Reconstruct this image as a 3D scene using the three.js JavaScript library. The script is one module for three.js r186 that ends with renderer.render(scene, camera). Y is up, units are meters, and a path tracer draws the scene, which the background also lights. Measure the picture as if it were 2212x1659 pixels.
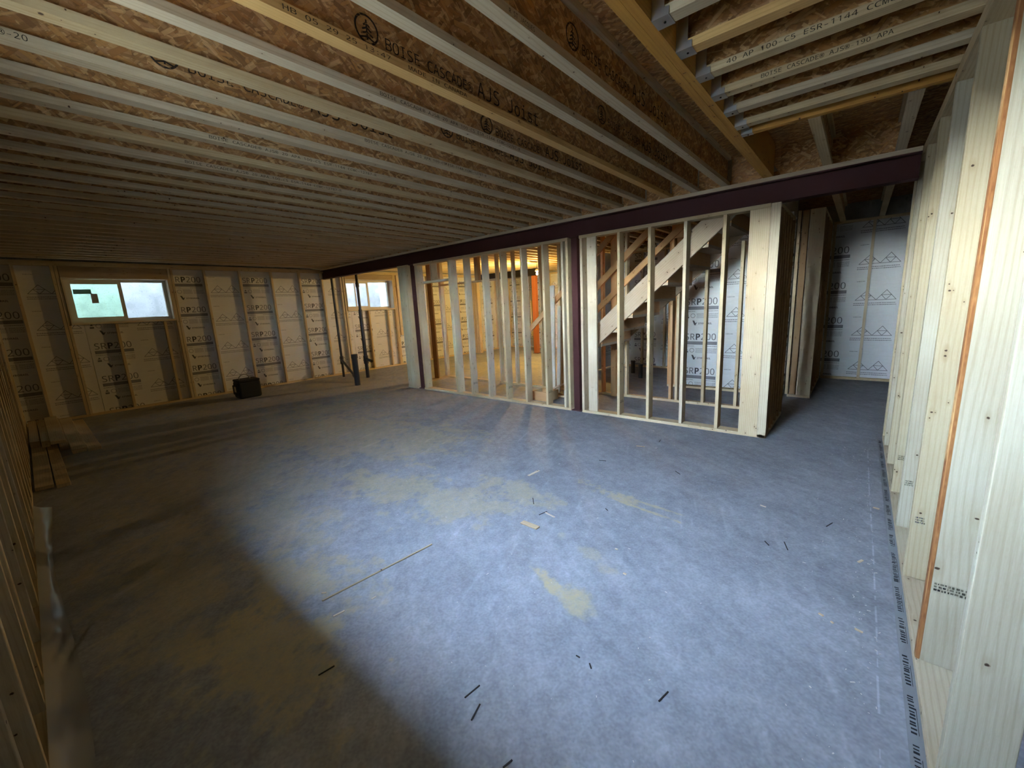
import * as THREE from 'three';
import { RoundedBoxGeometry } from 'three/addons/geometries/RoundedBoxGeometry.js';
import { mergeGeometries } from 'three/addons/utils/BufferGeometryUtils.js';

// Plan: x = U (along the steel beam, positive to the right), z = -V (V runs away from the camera towards the beam), y up, metres.
const scene = new THREE.Scene();
const renderer = new THREE.WebGLRenderer({ antialias: true });
renderer.toneMapping = THREE.LinearToneMapping;
renderer.toneMappingExposure = 1.0;
renderer.shadowMap.enabled = true;
const P = (u, y, v) => new THREE.Vector3(u, y, -v);

// ---------- camera
const camera = new THREE.PerspectiveCamera(2 * Math.atan(829.5 / 881.66) * 180 / Math.PI, 2212 / 1659, 0.01, 200);
{
  const yaw = -0.705574, pitch = 0.188449, roll = -0.050196;
  const fwd = P(Math.sin(yaw) * Math.cos(pitch), -Math.sin(pitch), Math.cos(yaw) * Math.cos(pitch));
  const right = P(Math.cos(yaw), 0, -Math.sin(yaw));
  const up = new THREE.Vector3().crossVectors(right, fwd);
  const r2 = right.clone().multiplyScalar(Math.cos(roll)).addScaledVector(up, Math.sin(roll));
  const u2 = up.clone().multiplyScalar(Math.cos(roll)).addScaledVector(right, -Math.sin(roll));
  camera.position.set(0, 1.6, 0);
  camera.quaternion.setFromRotationMatrix(new THREE.Matrix4().makeBasis(r2, u2, fwd.clone().negate()));
}
// ---------- the sky: clear, deep blue overhead and paler and brighter towards the horizon all round; it is seen only through the windows
{
  const h = 256, d = new Uint8Array(4 * h * 4), toS = (x) => 255 * (x <= 0.0031308 ? 12.92 * x : 1.055 * Math.pow(x, 1 / 2.4) - 0.055);
  for (let j = 0; j < h; j++) {
    const el = Math.max(0, ((j + 0.5) / h - 0.5) * 180), w = Math.exp(-el / 14), f = 0.66 + 0.34 * w, c = [0.53 + 0.3 * w, 0.72 + 0.2 * w, 1 - 0.05 * w];
    for (let i = 0; i < 4; i++) { const k = (j * 4 + i) * 4; for (let q = 0; q < 3; q++) d[k + q] = Math.round(toS(f * c[q])); d[k + 3] = 255; }
  }
  const sky = new THREE.DataTexture(d, 4, h, THREE.RGBAFormat); sky.colorSpace = THREE.SRGBColorSpace; sky.mapping = THREE.EquirectangularReflectionMapping; sky.magFilter = THREE.LinearFilter; sky.needsUpdate = true;
  scene.background = sky; scene.backgroundIntensity = 300;
}

// ---------- helpers
function mulberry(a) { return () => { a = (a + 0x6d2b79f5) | 0; let t = Math.imul(a ^ (a >>> 15), 1 | a); t = (t + Math.imul(t ^ (t >>> 7), 61 | t)) ^ t; return ((t ^ (t >>> 14)) >>> 0) / 4294967296; }; }
const rng = mulberry(20);
const R = (a, b) => a + (b - a) * rng();
const clamp = (x, a = 0, b = 1) => Math.min(b, Math.max(a, x));
const smooth = (a, b, x) => { const t = clamp((x - a) / (b - a)); return t * t * (3 - 2 * t); };
const HASH = new Float32Array(65536); { const r = mulberry(7); for (let i = 0; i < 65536; i++) HASH[i] = r(); }
function noise(x, y) {
  const xi = Math.floor(x), yi = Math.floor(y), fx = x - xi, fy = y - yi, u = fx * fx * (3 - 2 * fx), w = fy * fy * (3 - 2 * fy);
  const a = HASH[((xi & 255) << 8) | (yi & 255)], b = HASH[(((xi + 1) & 255) << 8) | (yi & 255)], c = HASH[((xi & 255) << 8) | ((yi + 1) & 255)], d = HASH[(((xi + 1) & 255) << 8) | ((yi + 1) & 255)];
  return a + (b - a) * u + (c - a) * w + (a - b - c + d) * u * w;
}
function fbm(x, y, n = 4) { let s = 0, a = 0.5, t = 0; for (let i = 0; i < n; i++) { s += a * noise(x, y); t += a; a *= 0.5; x = x * 2.03 + 17.1; y = y * 2.03 + 5.7; } return s / t; }
const names = {};
function numbered(n) { const k = (names[n] = (names[n] ?? -1) + 1); return k ? n + '_' + String(k).padStart(3, '0') : n; }
function shade(o) { o.castShadow = o.receiveShadow = true; return o; }
function thing(name, label, category, [u, y, v] = [0, 0, 0], group) {
  const g = new THREE.Group(); g.name = numbered(name); g.position.copy(P(u, y, v)); g.userData = { label, category };
  if (group) g.userData.group = group;
  scene.add(g); return g;
}
function structure(name, label, category) { const g = new THREE.Group(); g.name = name; g.userData = { label, category, kind: 'structure' }; scene.add(g); return g; }
function tagged(mesh, name, label, category, group, kind) {
  mesh.name = numbered(name); mesh.userData = { label, category }; if (group) mesh.userData.group = group; if (kind) mesh.userData.kind = kind;
  scene.add(shade(mesh)); return mesh;
}
function worldOf(parent) { return parent.isScene ? new THREE.Vector3() : parent.getWorldPosition(new THREE.Vector3()); }
// UV for boards: v runs along the longest side in units of 2.44 m, u across in units of 0.56 m
function woodUV(g, dims, ou, ov) {
  const along = dims.indexOf(Math.max(...dims)), p = g.attributes.position, n = g.attributes.normal, uv = new Float32Array(p.count * 2);
  const get = (a, i, k) => (k === 0 ? a.getX(i) : k === 1 ? a.getY(i) : a.getZ(i));
  for (let i = 0; i < p.count; i++) {
    const nn = [Math.abs(n.getX(i)), Math.abs(n.getY(i)), Math.abs(n.getZ(i))], face = nn.indexOf(Math.max(...nn));
    let a = along, b = [0, 1, 2].find((k) => k !== face && k !== along);
    if (face === along) { const rest = [0, 1, 2].filter((k) => k !== face); a = rest[0]; b = rest[1]; }
    uv[2 * i] = get(p, i, b) / 0.56 + ou + face * 0.31; uv[2 * i + 1] = get(p, i, a) / 2.44 + ov;
  }
  g.setAttribute('uv', new THREE.BufferAttribute(uv, 2)); return g;
}
const cache = new Map();
function boardGeo(w, h, d, round = 0, variants = 5) {
  const k = [w, h, d].map((x) => x.toFixed(4)).join() + '/' + round + '/' + Math.floor(rng() * variants);
  if (!cache.has(k)) {
    let g = round ? new RoundedBoxGeometry(w, h, d, 1, round) : new THREE.BoxGeometry(w, h, d);
    if (g.index) g = g.toNonIndexed();
    cache.set(k, woodUV(g, [w, h, d], rng(), rng()));
  }
  return cache.get(k);
}
// a straight board between plan limits, as a part of parent
function board(parent, name, mat, u0, u1, y0, y1, v0, v1, round = 0) {
  const m = new THREE.Mesh(boardGeo(Math.abs(u1 - u0), Math.abs(y1 - y0), Math.abs(v1 - v0), round), mat);
  m.name = name; m.position.copy(P((u0 + u1) / 2, (y0 + y1) / 2, (v0 + v1) / 2)).sub(worldOf(parent)); parent.add(shade(m)); return m;
}
// a board from A to B (centres of its ends), th thick sideways, ht high
function slopedBoard(parent, name, mat, A, B, th, ht, round = 0) {
  const d = B.clone().sub(A), L = d.length(), x = d.clone().normalize(), up = Math.abs(x.y) > 0.95 ? new THREE.Vector3(0, 0, 1) : new THREE.Vector3(0, 1, 0);
  const z = new THREE.Vector3().crossVectors(x, up).normalize(), y = new THREE.Vector3().crossVectors(z, x);
  const m = new THREE.Mesh(boardGeo(L, ht, th, round), mat); m.name = name;
  m.quaternion.setFromRotationMatrix(new THREE.Matrix4().makeBasis(x, y, z));
  m.position.copy(A).add(B).multiplyScalar(0.5).sub(worldOf(parent)); parent.add(shade(m)); return m;
}
function rawBox(u0, u1, y0, y1, v0, v1, s = 1) {  // uv in metres / s from world position
  let g = new THREE.BoxGeometry(u1 - u0, y1 - y0, v1 - v0).toNonIndexed(); g.translate((u0 + u1) / 2, (y0 + y1) / 2, -(v0 + v1) / 2);
  const p = g.attributes.position, n = g.attributes.normal, uv = g.attributes.uv;
  for (let i = 0; i < p.count; i++) {
    const ax = Math.abs(n.getX(i)), ay = Math.abs(n.getY(i));
    if (ax > 0.5) uv.setXY(i, -p.getZ(i) / s, p.getY(i) / s); else if (ay > 0.5) uv.setXY(i, p.getX(i) / s, -p.getZ(i) / s); else uv.setXY(i, p.getX(i) / s, p.getY(i) / s);
  }
  return g;
}
function meshOf(parent, name, geos, mat) { const m = new THREE.Mesh(geos.length > 1 ? mergeGeometries(geos) : geos[0], mat); m.name = name; m.position.sub(worldOf(parent)); parent.add(shade(m)); return m; }
function tubePart(parent, name, mat, pts, r, seg = 14) {
  const path = new THREE.CurvePath(); for (let i = 1; i < pts.length; i++) path.add(new THREE.LineCurve3(pts[i - 1], pts[i]));
  const gs = []; for (let i = 1; i < pts.length; i++) {
    const d = pts[i].clone().sub(pts[i - 1]), g = new THREE.CylinderGeometry(r, r, d.length(), seg);
    g.applyQuaternion(new THREE.Quaternion().setFromUnitVectors(new THREE.Vector3(0, 1, 0), d.clone().normalize())); const c = pts[i].clone().add(pts[i - 1]).multiplyScalar(0.5); g.translate(c.x, c.y, c.z); gs.push(g);
  }
  return meshOf(parent, name, gs, mat);
}
const ORD = ['first', 'second', 'third', 'fourth', 'fifth', 'sixth', 'seventh', 'eighth', 'ninth', 'tenth', 'eleventh', 'twelfth', 'thirteenth', 'fourteenth', 'fifteenth', 'sixteenth', 'seventeenth', 'eighteenth', 'nineteenth', 'twentieth', 'twenty-first', 'twenty-second', 'twenty-third', 'twenty-fourth', 'twenty-fifth', 'twenty-sixth', 'twenty-seventh', 'twenty-eighth', 'twenty-ninth', 'thirtieth', 'thirty-first', 'thirty-second'];

// ---------- textures
function dataTexture(w, h, fn, srgb = true) {
  const d = new Uint8Array(w * h * 4); let k = 0;
  for (let j = 0; j < h; j++) for (let i = 0; i < w; i++) { const c = fn(i, j); d[k++] = clamp(c[0], 0, 255); d[k++] = clamp(c[1], 0, 255); d[k++] = clamp(c[2], 0, 255); d[k++] = 255; }
  const t = new THREE.DataTexture(d, w, h, THREE.RGBAFormat); if (srgb) t.colorSpace = THREE.SRGBColorSpace;
  t.wrapS = t.wrapT = THREE.MirroredRepeatWrapping; t.magFilter = THREE.LinearFilter; t.minFilter = THREE.LinearMipmapLinearFilter; t.generateMipmaps = true; t.needsUpdate = true; return t;
}
function canvasTexture(w, h, draw) {
  const c = document.createElement('canvas'); c.width = w; c.height = h; draw(c.getContext('2d'), w, h);
  const t = new THREE.CanvasTexture(c); t.colorSpace = THREE.SRGBColorSpace; t.wrapS = t.wrapT = THREE.RepeatWrapping; t.magFilter = THREE.LinearFilter; t.anisotropy = 8; return t;
}
function woodTexture(seed, base, late, knotDensity = 1) {
  const r = mulberry(seed), W = 512, H = 2048, knots = [];
  for (let i = 0; i < 54 * knotDensity; i++) knots.push([r() * W, r() * H, 2.4 + r() * r() * 7.5, 0.7 + r() * 0.5, r()]);
  const grid = new Map(); knots.forEach((k) => { for (let j = Math.floor((k[1] - 160) / 64); j <= Math.floor((k[1] + 160) / 64); j++) { if (!grid.has(j)) grid.set(j, []); grid.get(j).push(k); } });
  return dataTexture(W, H, (i, j) => {
    let x = i, kn = 0, halo = 0;
    for (const k of grid.get(Math.floor(j / 64)) || []) {
      const dx = i - k[0], dy = j - k[1], rad = k[2], far = Math.exp(-(dx * dx) / (rad * rad * 14) - (dy * dy) / (rad * rad * 60));
      x += Math.sign(dx || 1) * -far * rad * 0.9 * Math.min(1, Math.abs(dx) / rad);
      const q = Math.hypot(dx / rad, dy / (rad * k[3] * 0.8)) + (noise(i * 0.3, j * 0.3) - 0.5) * 0.4;
      kn = Math.max(kn, smooth(1.15, 0.6, q)); halo = Math.max(halo, smooth(3.4, 0.9, Math.hypot(dx / rad, dy / (rad * 2.2))));
    }
    const warp = fbm(x * 0.006 + seed, j * 0.0007, 2) * 16 + fbm(x * 0.02, j * 0.003 + seed, 2) * 1.5;
    const ring = Math.pow(0.5 + 0.5 * Math.sin((x * 0.2 + warp) * 1.7), 4), fibre = noise(i * 0.9 + seed, j * 0.02), cell = noise(i * 1.7, j * 0.11 + seed), blotch = fbm(i * 0.008 + 3, j * 0.003 + seed, 3);
    const a = 0.2 * ring * (0.25 + 0.75 * noise(x * 0.01, j * 0.0015)) + 0.14 * fibre + 0.08 * cell + 0.4 * (blotch - 0.5) + 0.14 * halo;
    const c = [0, 1, 2].map((q) => base[q] + (late[q] - base[q]) * a);
    const dark = [66, 40, 22];
    return [0, 1, 2].map((q) => c[q] + (dark[q] - c[q]) * kn * 0.92);
  });
}
const woodA = woodTexture(11, [236, 222, 194], [172, 132, 88]);
const woodB = woodTexture(29, [233, 220, 197], [168, 134, 98], 0.8);
const osbTex = canvasTexture(1024, 1024, (c, w, h) => {
  const r = mulberry(5); c.fillStyle = '#8d6a42'; c.fillRect(0, 0, w, h);
  const tones = ['#a98456', '#96703f', '#b99567', '#7d5a34', '#a67b48', '#8a6238', '#c2a274', '#6e4e2d', '#9c7650', '#8f6437'];
  for (let i = 0; i < 5200; i++) {
    const x = r() * w, y = r() * h, a = (r() - 0.5) * 2.0, L = 30 + r() * 75, B = 5 + r() * 17;
    for (const ox of [-w, 0, w]) for (const oy of [-h, 0, h]) {
      if (x + ox < -120 || x + ox > w + 120 || y + oy < -120 || y + oy > h + 120) continue;
      c.save(); c.translate(x + ox, y + oy); c.rotate(a); c.globalAlpha = 0.55 + (i % 5) * 0.08; c.fillStyle = tones[i % 10]; c.fillRect(-L / 2, -B / 2, L, B);
      c.globalAlpha = 0.25; c.strokeStyle = '#4a3018'; c.lineWidth = 1; c.strokeRect(-L / 2, -B / 2, L, B); c.restore();
    }
  }
});
const concreteTex = dataTexture(512, 512, (i, j) => { const a = fbm(i * 0.012, j * 0.012, 5), b = noise(i * 0.7, j * 0.7), p = noise(i * 0.13 + 40, j * 0.13) > 0.86 ? 1 : 0, g = 176 + 46 * (a - 0.5) + 16 * (b - 0.5) - 34 * p * b; return [g, g - 2, g - 7]; });
const grainBump = dataTexture(512, 512, (i, j) => { const g = 128 + 80 * (fbm(i * 0.05, j * 0.05, 5) - 0.5) + 50 * (noise(i * 0.8, j * 0.8) - 0.5); return [g, g, g]; }, false);
grainBump.wrapS = grainBump.wrapT = THREE.MirroredRepeatWrapping;

// printed foam board: one repeat is 1.29 m wide and 0.61 m high. 794 px per metre
const foamTex = canvasTexture(1024, 484, (c, w, h) => {
  const r = mulberry(3); c.fillStyle = '#dfe1e4'; c.fillRect(0, 0, w, h);
  for (let i = 0; i < 900; i++) { c.globalAlpha = 0.05; c.fillStyle = i % 2 ? '#ffffff' : '#b9bcc2'; c.fillRect(r() * w, r() * h, 10 + r() * 80, 1 + r() * 14); }
  c.globalAlpha = 1; c.fillStyle = c.strokeStyle = '#4c4d52';
  const words = (x, y, L, t, col = '#85868b') => { c.fillStyle = col; let q = x; while (q < x + L) { const s = Math.min(4 + r() * 16, x + L - q); c.fillRect(q, y, s, t); q += s + 4; } };
  // text column
  const x0 = 42, y0 = 150;
  c.fillStyle = '#5c5d62'; c.textBaseline = 'alphabetic'; c.font = '118px sans-serif';
  c.save(); c.translate(x0, y0); let q = 0;
  for (const [ch, f, tone] of [['S', '', '#6c6d72'], ['R', '', '#6c6d72'], ['P', 'bold ', '#3b3c41'], ['2', '', '#6c6d72'], ['0', '', '#6c6d72'], ['0', '', '#6c6d72']]) { c.font = f + '122px sans-serif'; c.fillStyle = tone; c.fillText(ch, q, 0); q += c.measureText(ch).width + 1; }
  c.restore();
  c.fillStyle = '#77777d'; c.fillRect(x0, y0 + 22, 425, 44); words(x0 + 14, y0 + 34, 400, 5, '#98989d'); words(x0 + 14, y0 + 48, 400, 5, '#98989d');
  words(x0, y0 + 84, 130, 8); words(x0 + 250, y0 + 84, 175, 8);
  c.fillStyle = '#66676c'; c.fillRect(x0 + 6, y0 + 158, 44, 24); c.beginPath(); c.moveTo(x0 + 28, y0 + 118); c.lineTo(x0 + 46, y0 + 146); c.lineTo(x0 + 10, y0 + 146); c.fill();
  c.strokeStyle = '#85868b'; c.lineWidth = 6; c.beginPath(); c.arc(x0 + 100, y0 + 148, 28, 0, 7); c.stroke();
  for (let k = 0; k < 6; k++) { words(x0 + 150, y0 + 116 + k * 12, 120, 6, '#9b9ca1'); words(x0 + 290, y0 + 116 + k * 12, 135, 6, '#9b9ca1'); }
  c.fillStyle = '#515257'; c.beginPath(); c.moveTo(x0 + 96, y0 + 214); c.lineTo(x0 + 118, y0 + 214); c.lineTo(x0 + 138, y0 + 252); c.lineTo(x0 + 160, y0 + 236); c.lineTo(x0 + 136, y0 + 282); c.lineTo(x0 + 122, y0 + 276); c.fill();
  c.font = 'bold 34px sans-serif'; c.fillText('STYRORAIL', x0 + 172, y0 + 268);
  // drawing column: roof truss lines and two caption lines
  const x1 = 560; c.strokeStyle = '#74757b'; c.lineWidth = 6;
  const line = (...p) => { c.beginPath(); p.forEach(([a, b], i) => (i ? c.lineTo(x1 + a, b) : c.moveTo(x1 + a, b))); c.stroke(); };
  line([10, 318], [120, 200], [230, 318], [10, 318]); line([65, 259], [175, 259], [120, 318], [65, 259]);
  line([230, 318], [330, 190], [430, 318], [230, 318]); line([280, 254], [380, 254], [330, 318], [280, 254]);
  words(x1 - 4, 356, 430, 10); words(x1 - 4, 380, 440, 10); words(x1 + 10, 60, 90, 8);
});
const poured = concreteTex;

// ---------- materials
const std = (o) => new THREE.MeshStandardMaterial({ roughness: 0.75, ...o });
const col = (r, g, b) => new THREE.Color().setRGB(r, g, b);
const M = {};
M.spruce = [std({ map: woodA, color: col(0.88, 0.83, 0.73) }), std({ map: woodB, color: col(0.88, 0.86, 0.78) }), std({ map: woodA, color: col(0.84, 0.79, 0.66) }), std({ map: woodB, color: col(0.9, 0.89, 0.83) })];
M.dimmedStud = [std({ map: woodB, color: col(0.64, 0.67, 0.64) }), std({ map: woodA, color: col(0.64, 0.64, 0.57) })];  // right wall spruce, darkened in its colour to offset the strong window light
M.flange = [std({ map: woodB, color: col(0.86, 0.82, 0.72) }), std({ map: woodA, color: col(0.84, 0.76, 0.6) }), std({ map: woodB, color: col(0.9, 0.86, 0.78) })];
M.yellowFlange = std({ map: woodA, color: col(0.95, 0.7, 0.36) });
M.orangeWood = [std({ map: woodA, color: col(0.92, 0.62, 0.36) }), std({ map: woodB, color: col(0.86, 0.6, 0.38) })];  // orange-toned lumber; on the stair guard the colour holds lamp glow
M.greyWood = std({ map: woodB, color: col(0.62, 0.56, 0.5) });
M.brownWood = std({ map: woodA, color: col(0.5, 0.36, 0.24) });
M.lvl = std({ map: woodA, color: col(0.72, 0.42, 0.1), roughness: 0.6 });
M.bark = std({ roughness: 0.95, map: dataTexture(128, 1024, (i, j) => { const a = fbm(i * 0.05, j * 0.02 + 9, 4), b = noise(i * 0.4, j * 0.15), p = smooth(0.56, 0.64, fbm(i * 0.02 + 70, j * 0.006 + 3, 3)); return [150 + 60 * (a - 0.5) + 24 * (b - 0.5) + 40 * p, 100 + 56 * (a - 0.5) + 20 * (b - 0.5) + 48 * p, 58 + 40 * (a - 0.5) + 14 * (b - 0.5) + 40 * p]; }) });
M.osb = std({ map: osbTex, color: col(1.55, 1.55, 1.6), roughness: 0.85 });
M.steel = std({ color: col(0.058, 0.012, 0.012), roughness: 0.75 });
M.blackSteel = std({ color: col(0.014, 0.012, 0.012), roughness: 0.6 });
M.litPrimer = std({ color: col(0.42, 0.13, 0.045), roughness: 0.6 });  // red primer lifted to orange, bulb light put into the colour
M.galv = std({ color: col(0.72, 0.74, 0.76), metalness: 0.85, roughness: 0.34 });
M.darkHole = std({ color: col(0.02, 0.02, 0.02) });
M.abs = std({ color: col(0.012, 0.012, 0.013), roughness: 0.38 });
M.pvc = std({ color: col(0.78, 0.8, 0.84), roughness: 0.4 });
M.foam = std({ map: foamTex, roughness: 0.42 });
M.foamEdge = std({ color: col(0.74, 0.75, 0.77) });
M.concrete = std({ map: concreteTex, roughness: 0.9 });
M.vinyl = std({ color: col(0.62, 0.56, 0.45), roughness: 0.4 });
M.glass = new THREE.MeshPhysicalMaterial({ color: col(0.97, 0.98, 0.98), transmission: 1, thickness: 0, roughness: 0.02 });
M.mintGlass = new THREE.MeshPhysicalMaterial({ color: col(0.82, 0.97, 0.84), transmission: 1, thickness: 0, roughness: 0.02 });
M.paper = std({ color: col(0.36, 0.36, 0.33) });
M.ground = std({ color: col(0.07, 0.06, 0.045), roughness: 1 });
M.board = std({ map: woodB, color: col(0.78, 0.86, 0.95) });
const pick = (a) => a[Math.floor(rng() * a.length)];

// ---------- prints (flat lettering on boards)
function printMat(w, h, draw, tone = '#2b2018') { const t = canvasTexture(w, h, (c) => { c.clearRect(0, 0, w, h); c.fillStyle = c.strokeStyle = tone; c.textBaseline = 'middle'; draw(c, w, h); }); return std({ map: t, transparent: true, roughness: 0.85 }); }
function treeLogo(c, x, y, r) {
  c.lineWidth = r * 0.16; c.beginPath(); c.arc(x, y, r, 0, 7); c.stroke();
  c.fillRect(x - r * 0.07, y - r * 0.7, r * 0.14, r * 1.45); c.lineWidth = r * 0.13;
  for (let k = 0; k < 4; k++) { const q = y - r * 0.45 + k * r * 0.32, s = r * (0.28 + k * 0.13); c.beginPath(); c.moveTo(x - s, q + r * 0.22); c.lineTo(x, q); c.lineTo(x + s, q + r * 0.22); c.stroke(); }
}
function wear(c, w, h, n, s) { const r = mulberry(s); c.globalCompositeOperation = 'destination-out'; for (let i = 0; i < n; i++) { c.globalAlpha = 0.3 + 0.5 * r(); c.fillRect(r() * w, r() * h, 3 + r() * 22, 1 + r() * 4); } c.globalAlpha = 1; c.globalCompositeOperation = 'source-over'; }
const printWeb = printMat(1536, 160, (c, w, h) => { treeLogo(c, 74, 74, 60); c.font = '74px monospace'; c.fillText('BOISE CASCADE®', 170, 96); c.font = '120px monospace'; c.fillText('AJS Joist', 830, 84); wear(c, w, h, 500, 4); }, '#2a1d14');
const printDate = printMat(1200, 64, (c, w, h) => { c.font = '50px monospace'; c.fillText('HB 05 29 25 13:47', 0, 32); c.fillText('MADE IN CANADA', 610, 32); wear(c, w, h, 160, 9); }, '#3a2a1a');
const printFlange = printMat(2048, 48, (c, w, h) => { c.font = '40px monospace'; c.fillText('BOISE CASCADE® AJS® 20 APA 100-C5 ESR-1144 CCMC-12787-R', 0, 25); wear(c, w, h, 200, 13); }, '#33291e');
const printSaint = printMat(720, 48, (c, w, h) => { c.font = '42px monospace'; c.fillText('R ST JACQUES', 0, 25); wear(c, w, h, 60, 17); }, '#33291e');
const printShort = printMat(512, 64, (c, w, h) => { c.font = '54px monospace'; c.fillText('APA AJS®-20', 0, 33); wear(c, w, h, 60, 19); }, '#2b241b');
const printCcmc = printMat(1700, 64, (c, w, h) => { c.font = '54px monospace'; c.fillText('40 AP 100-C5 ESR-1144 CCMC-12787', 0, 33); wear(c, w, h, 160, 21); }, '#2b241b');
const printBoise = printMat(1700, 64, (c, w, h) => { c.font = '54px monospace'; c.fillText('BOISE CASCADE® AJS®-190 APA', 0, 33); wear(c, w, h, 160, 22); }, '#2b241b');
const stampMat = [0, 1, 2].map((k) => printMat(256, 96, (c, w, h) => { const r = mulberry(50 + k); for (let i = 0; i < 3; i++) { let x = 6; while (x < w - 20) { const s = 6 + r() * 22; c.globalAlpha = 0.55 + r() * 0.45; c.fillRect(x, 8 + i * 28, s, 14 + r() * 8); x += s + 5 + r() * 8; } } wear(c, w, h, 60, 60 + k); }, k === 1 ? '#1c2348' : '#1d1c20'));
// a print lies flat on a face: centre c, right = reading direction, up
function printOn(parent, mat, c, right, up, w, h, name = 'printed_lettering') {
  const m = new THREE.Mesh(new THREE.PlaneGeometry(w, h), mat); m.name = name;
  m.quaternion.setFromRotationMatrix(new THREE.Matrix4().makeBasis(right, up, new THREE.Vector3().crossVectors(right, up)));
  const off = new THREE.Vector3(); let p = parent; m.position.copy(c);
  const wp = worldOf(parent); m.position.sub(wp); m.receiveShadow = true; parent.add(m); return m;
}
const DU = new THREE.Vector3(1, 0, 0), DV = new THREE.Vector3(0, 0, -1), DY = new THREE.Vector3(0, 1, 0);

console.log('materials ready');
// ======================================================================= structure
const JB = 2.757, JH = 0.302, SUB = JB + JH;      // joist bottom, depth, underside of the subfloor
const WB = -10.75;                                // inner face of the poured wall with the two windows
// ---------- floor: one slab, colour computed over its plan; finer texels where it lies open
{
  const Us = [-10.95, -4.5, 0.8], Vs = [-0.65, 5.3, 12.8], tu = [0, 0.3, 1], tv = [0, 0.74, 1];
  const S = 2048, toU = (t) => (t < 0.3 ? Us[0] + t / 0.3 * (Us[1] - Us[0]) : Us[1] + (t - 0.3) / 0.7 * (Us[2] - Us[1])), toV = (t) => (t < 0.74 ? Vs[0] + t / 0.74 * (Vs[1] - Vs[0]) : Vs[1] + (t - 0.74) / 0.26 * (Vs[2] - Vs[1]));
  // swept and dropped sawdust: [u, v, half length, half width, turn, amount]
  const dust = [[-1.48, 2.97, 0.26, 0.07, -0.2, 0.75], [-1.2, 2.86, 0.28, 0.018, -0.12, 0.8], [-1.14, 2.95, 0.2, 0.016, -0.06, 0.7], [-1.24, 2.11, 0.2, 0.06, -0.35, 0.42], [-1.28, 1.73, 0.16, 0.05, -0.45, 0.95], [-1.08, 1.68, 0.13, 0.09, -0.6, 0.75],
    [-5.4, 2.6, 1.6, 0.9, 0.2, 0.5], [-7.0, 3.1, 0.7, 0.5, 0.3, 0.5], [-5.9, 2.8, 0.8, 0.35, 0, 0.55], [-4.3, 3.0, 0.7, 0.7, 0.5, 0.5], [-4.4, 2.5, 0.5, 0.3, 0, 0.5], [-3.2, 1.95, 0.6, 0.3, 0.2, 0.55], [-2.45, 2.1, 0.5, 0.25, 0.3, 0.5], [-2.2, 2.55, 0.35, 0.18, 0, 0.5], [-3.5, 1.1, 0.7, 0.3, 0, 0.45], [-2.6, 0.85, 0.5, 0.25, 0.3, 0.6], [-2.15, 0.5, 0.55, 0.28, 0.2, 0.75], [-3.2, 0.35, 1.3, 0.3, 0, 0.5], [-4.8, 1.2, 1.6, 0.8, 0, 0.4], [-7.5, 1.4, 2.2, 1.2, 0, 0.4], [-6.5, 7.5, 2.5, 2, 0, 0.4], [-8.4, 4.6, 1.6, 0.9, 0, 0.4], [-3.35, 2.49, 0.17, 0.05, 0.1, 0.6]];
  const floorTex = dataTexture(S, S, (i, j) => {
    const U = toU((i + 0.5) / S), V = toV((j + 0.5) / S);
    const big = fbm(U * 0.9 + 50, V * 0.9 + 50, 4), mid = fbm(U * 5 + 9, V * 5 + 3, 4), fine = noise(U * 120, V * 120), sweep = fbm(U * 2.2 + V * 3.1 + 20, (U * 3.1 - V * 2.2) * 0.35 + 8, 4), speck = noise(U * 210 + 30, V * 210);
    const mott = fbm(U * 22 + 2, V * 22 + 60, 4), streak = fbm(U * 14 + V * 20, V * 5 - U * 4 + 30, 3); let g = 160 + 34 * (big - 0.5) + 20 * (mid - 0.5) + 16 * (sweep - 0.5) + 24 * (mott - 0.5) + 18 * (streak - 0.5) + 22 * (fine - 0.5);
    if (speck > 0.9) g -= 26 * (speck - 0.9) * 10 * noise(U * 3, V * 3 + 7);
    let r = g, gg = g + 1, b = g + 5, t = 0;
    for (const d of dust) {
      const du = U - d[0], dv = V - d[1]; if (Math.abs(du) > 1.6 * d[2] + 0.1 || Math.abs(dv) > 1.6 * d[2] + 0.1) continue;
      const cs = Math.cos(d[4]), sn = Math.sin(d[4]), a = (du * cs + dv * sn) / d[2], e = (-du * sn + dv * cs) / d[3], q = Math.hypot(a, e);
      if (q > 1.5) continue;
      const patch = 0.62 * fbm(U * 6 + 31, V * 8 + 77, 4) + 0.38 * fbm(U * 26 + V * 11, V * 19 - U * 7, 4), grain = noise(U * 160 + 5, V * 160);
      const lump = fbm(U * 38 + 3, V * 38 + 9, 3); t = Math.max(t, d[5] * smooth(0.4, -0.4, q - 0.9 + (0.5 - patch) * 3.4) * (0.62 + 0.34 * grain + 0.7 * (lump - 0.32)));
    }
    const tan = [204, 188, 146]; r += (tan[0] - r) * t; gg += (tan[1] - gg) * t; b += (tan[2] - b) * t;
    // trowel scratches and pale scuffs
    const scuff = Math.pow(noise(U * 26 + V * 9, V * 3.2 - U * 1.1), 9) * 22 * noise(U * 1.3 + 2, V * 1.3); r += scuff; gg += scuff; b += scuff * 0.95;
    if (Math.abs(U - 0.186 + 0.004 * Math.sin(V * 1.7)) < 0.003 && V > 1.2 && V < 5.6 && noise(V * 30, 3) > 0.35) { r += 30; gg += 30; b += 30; }  // chalk line
    return [r, gg, b];
  });
  floorTex.wrapS = floorTex.wrapT = THREE.ClampToEdgeWrapping;
  const pos = [], uv = [], idx = [];
  for (let b = 0; b < 3; b++) for (let a = 0; a < 3; a++) { pos.push(Us[a], 0, -Vs[b]); uv.push(tu[a], tv[b]); }
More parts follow.
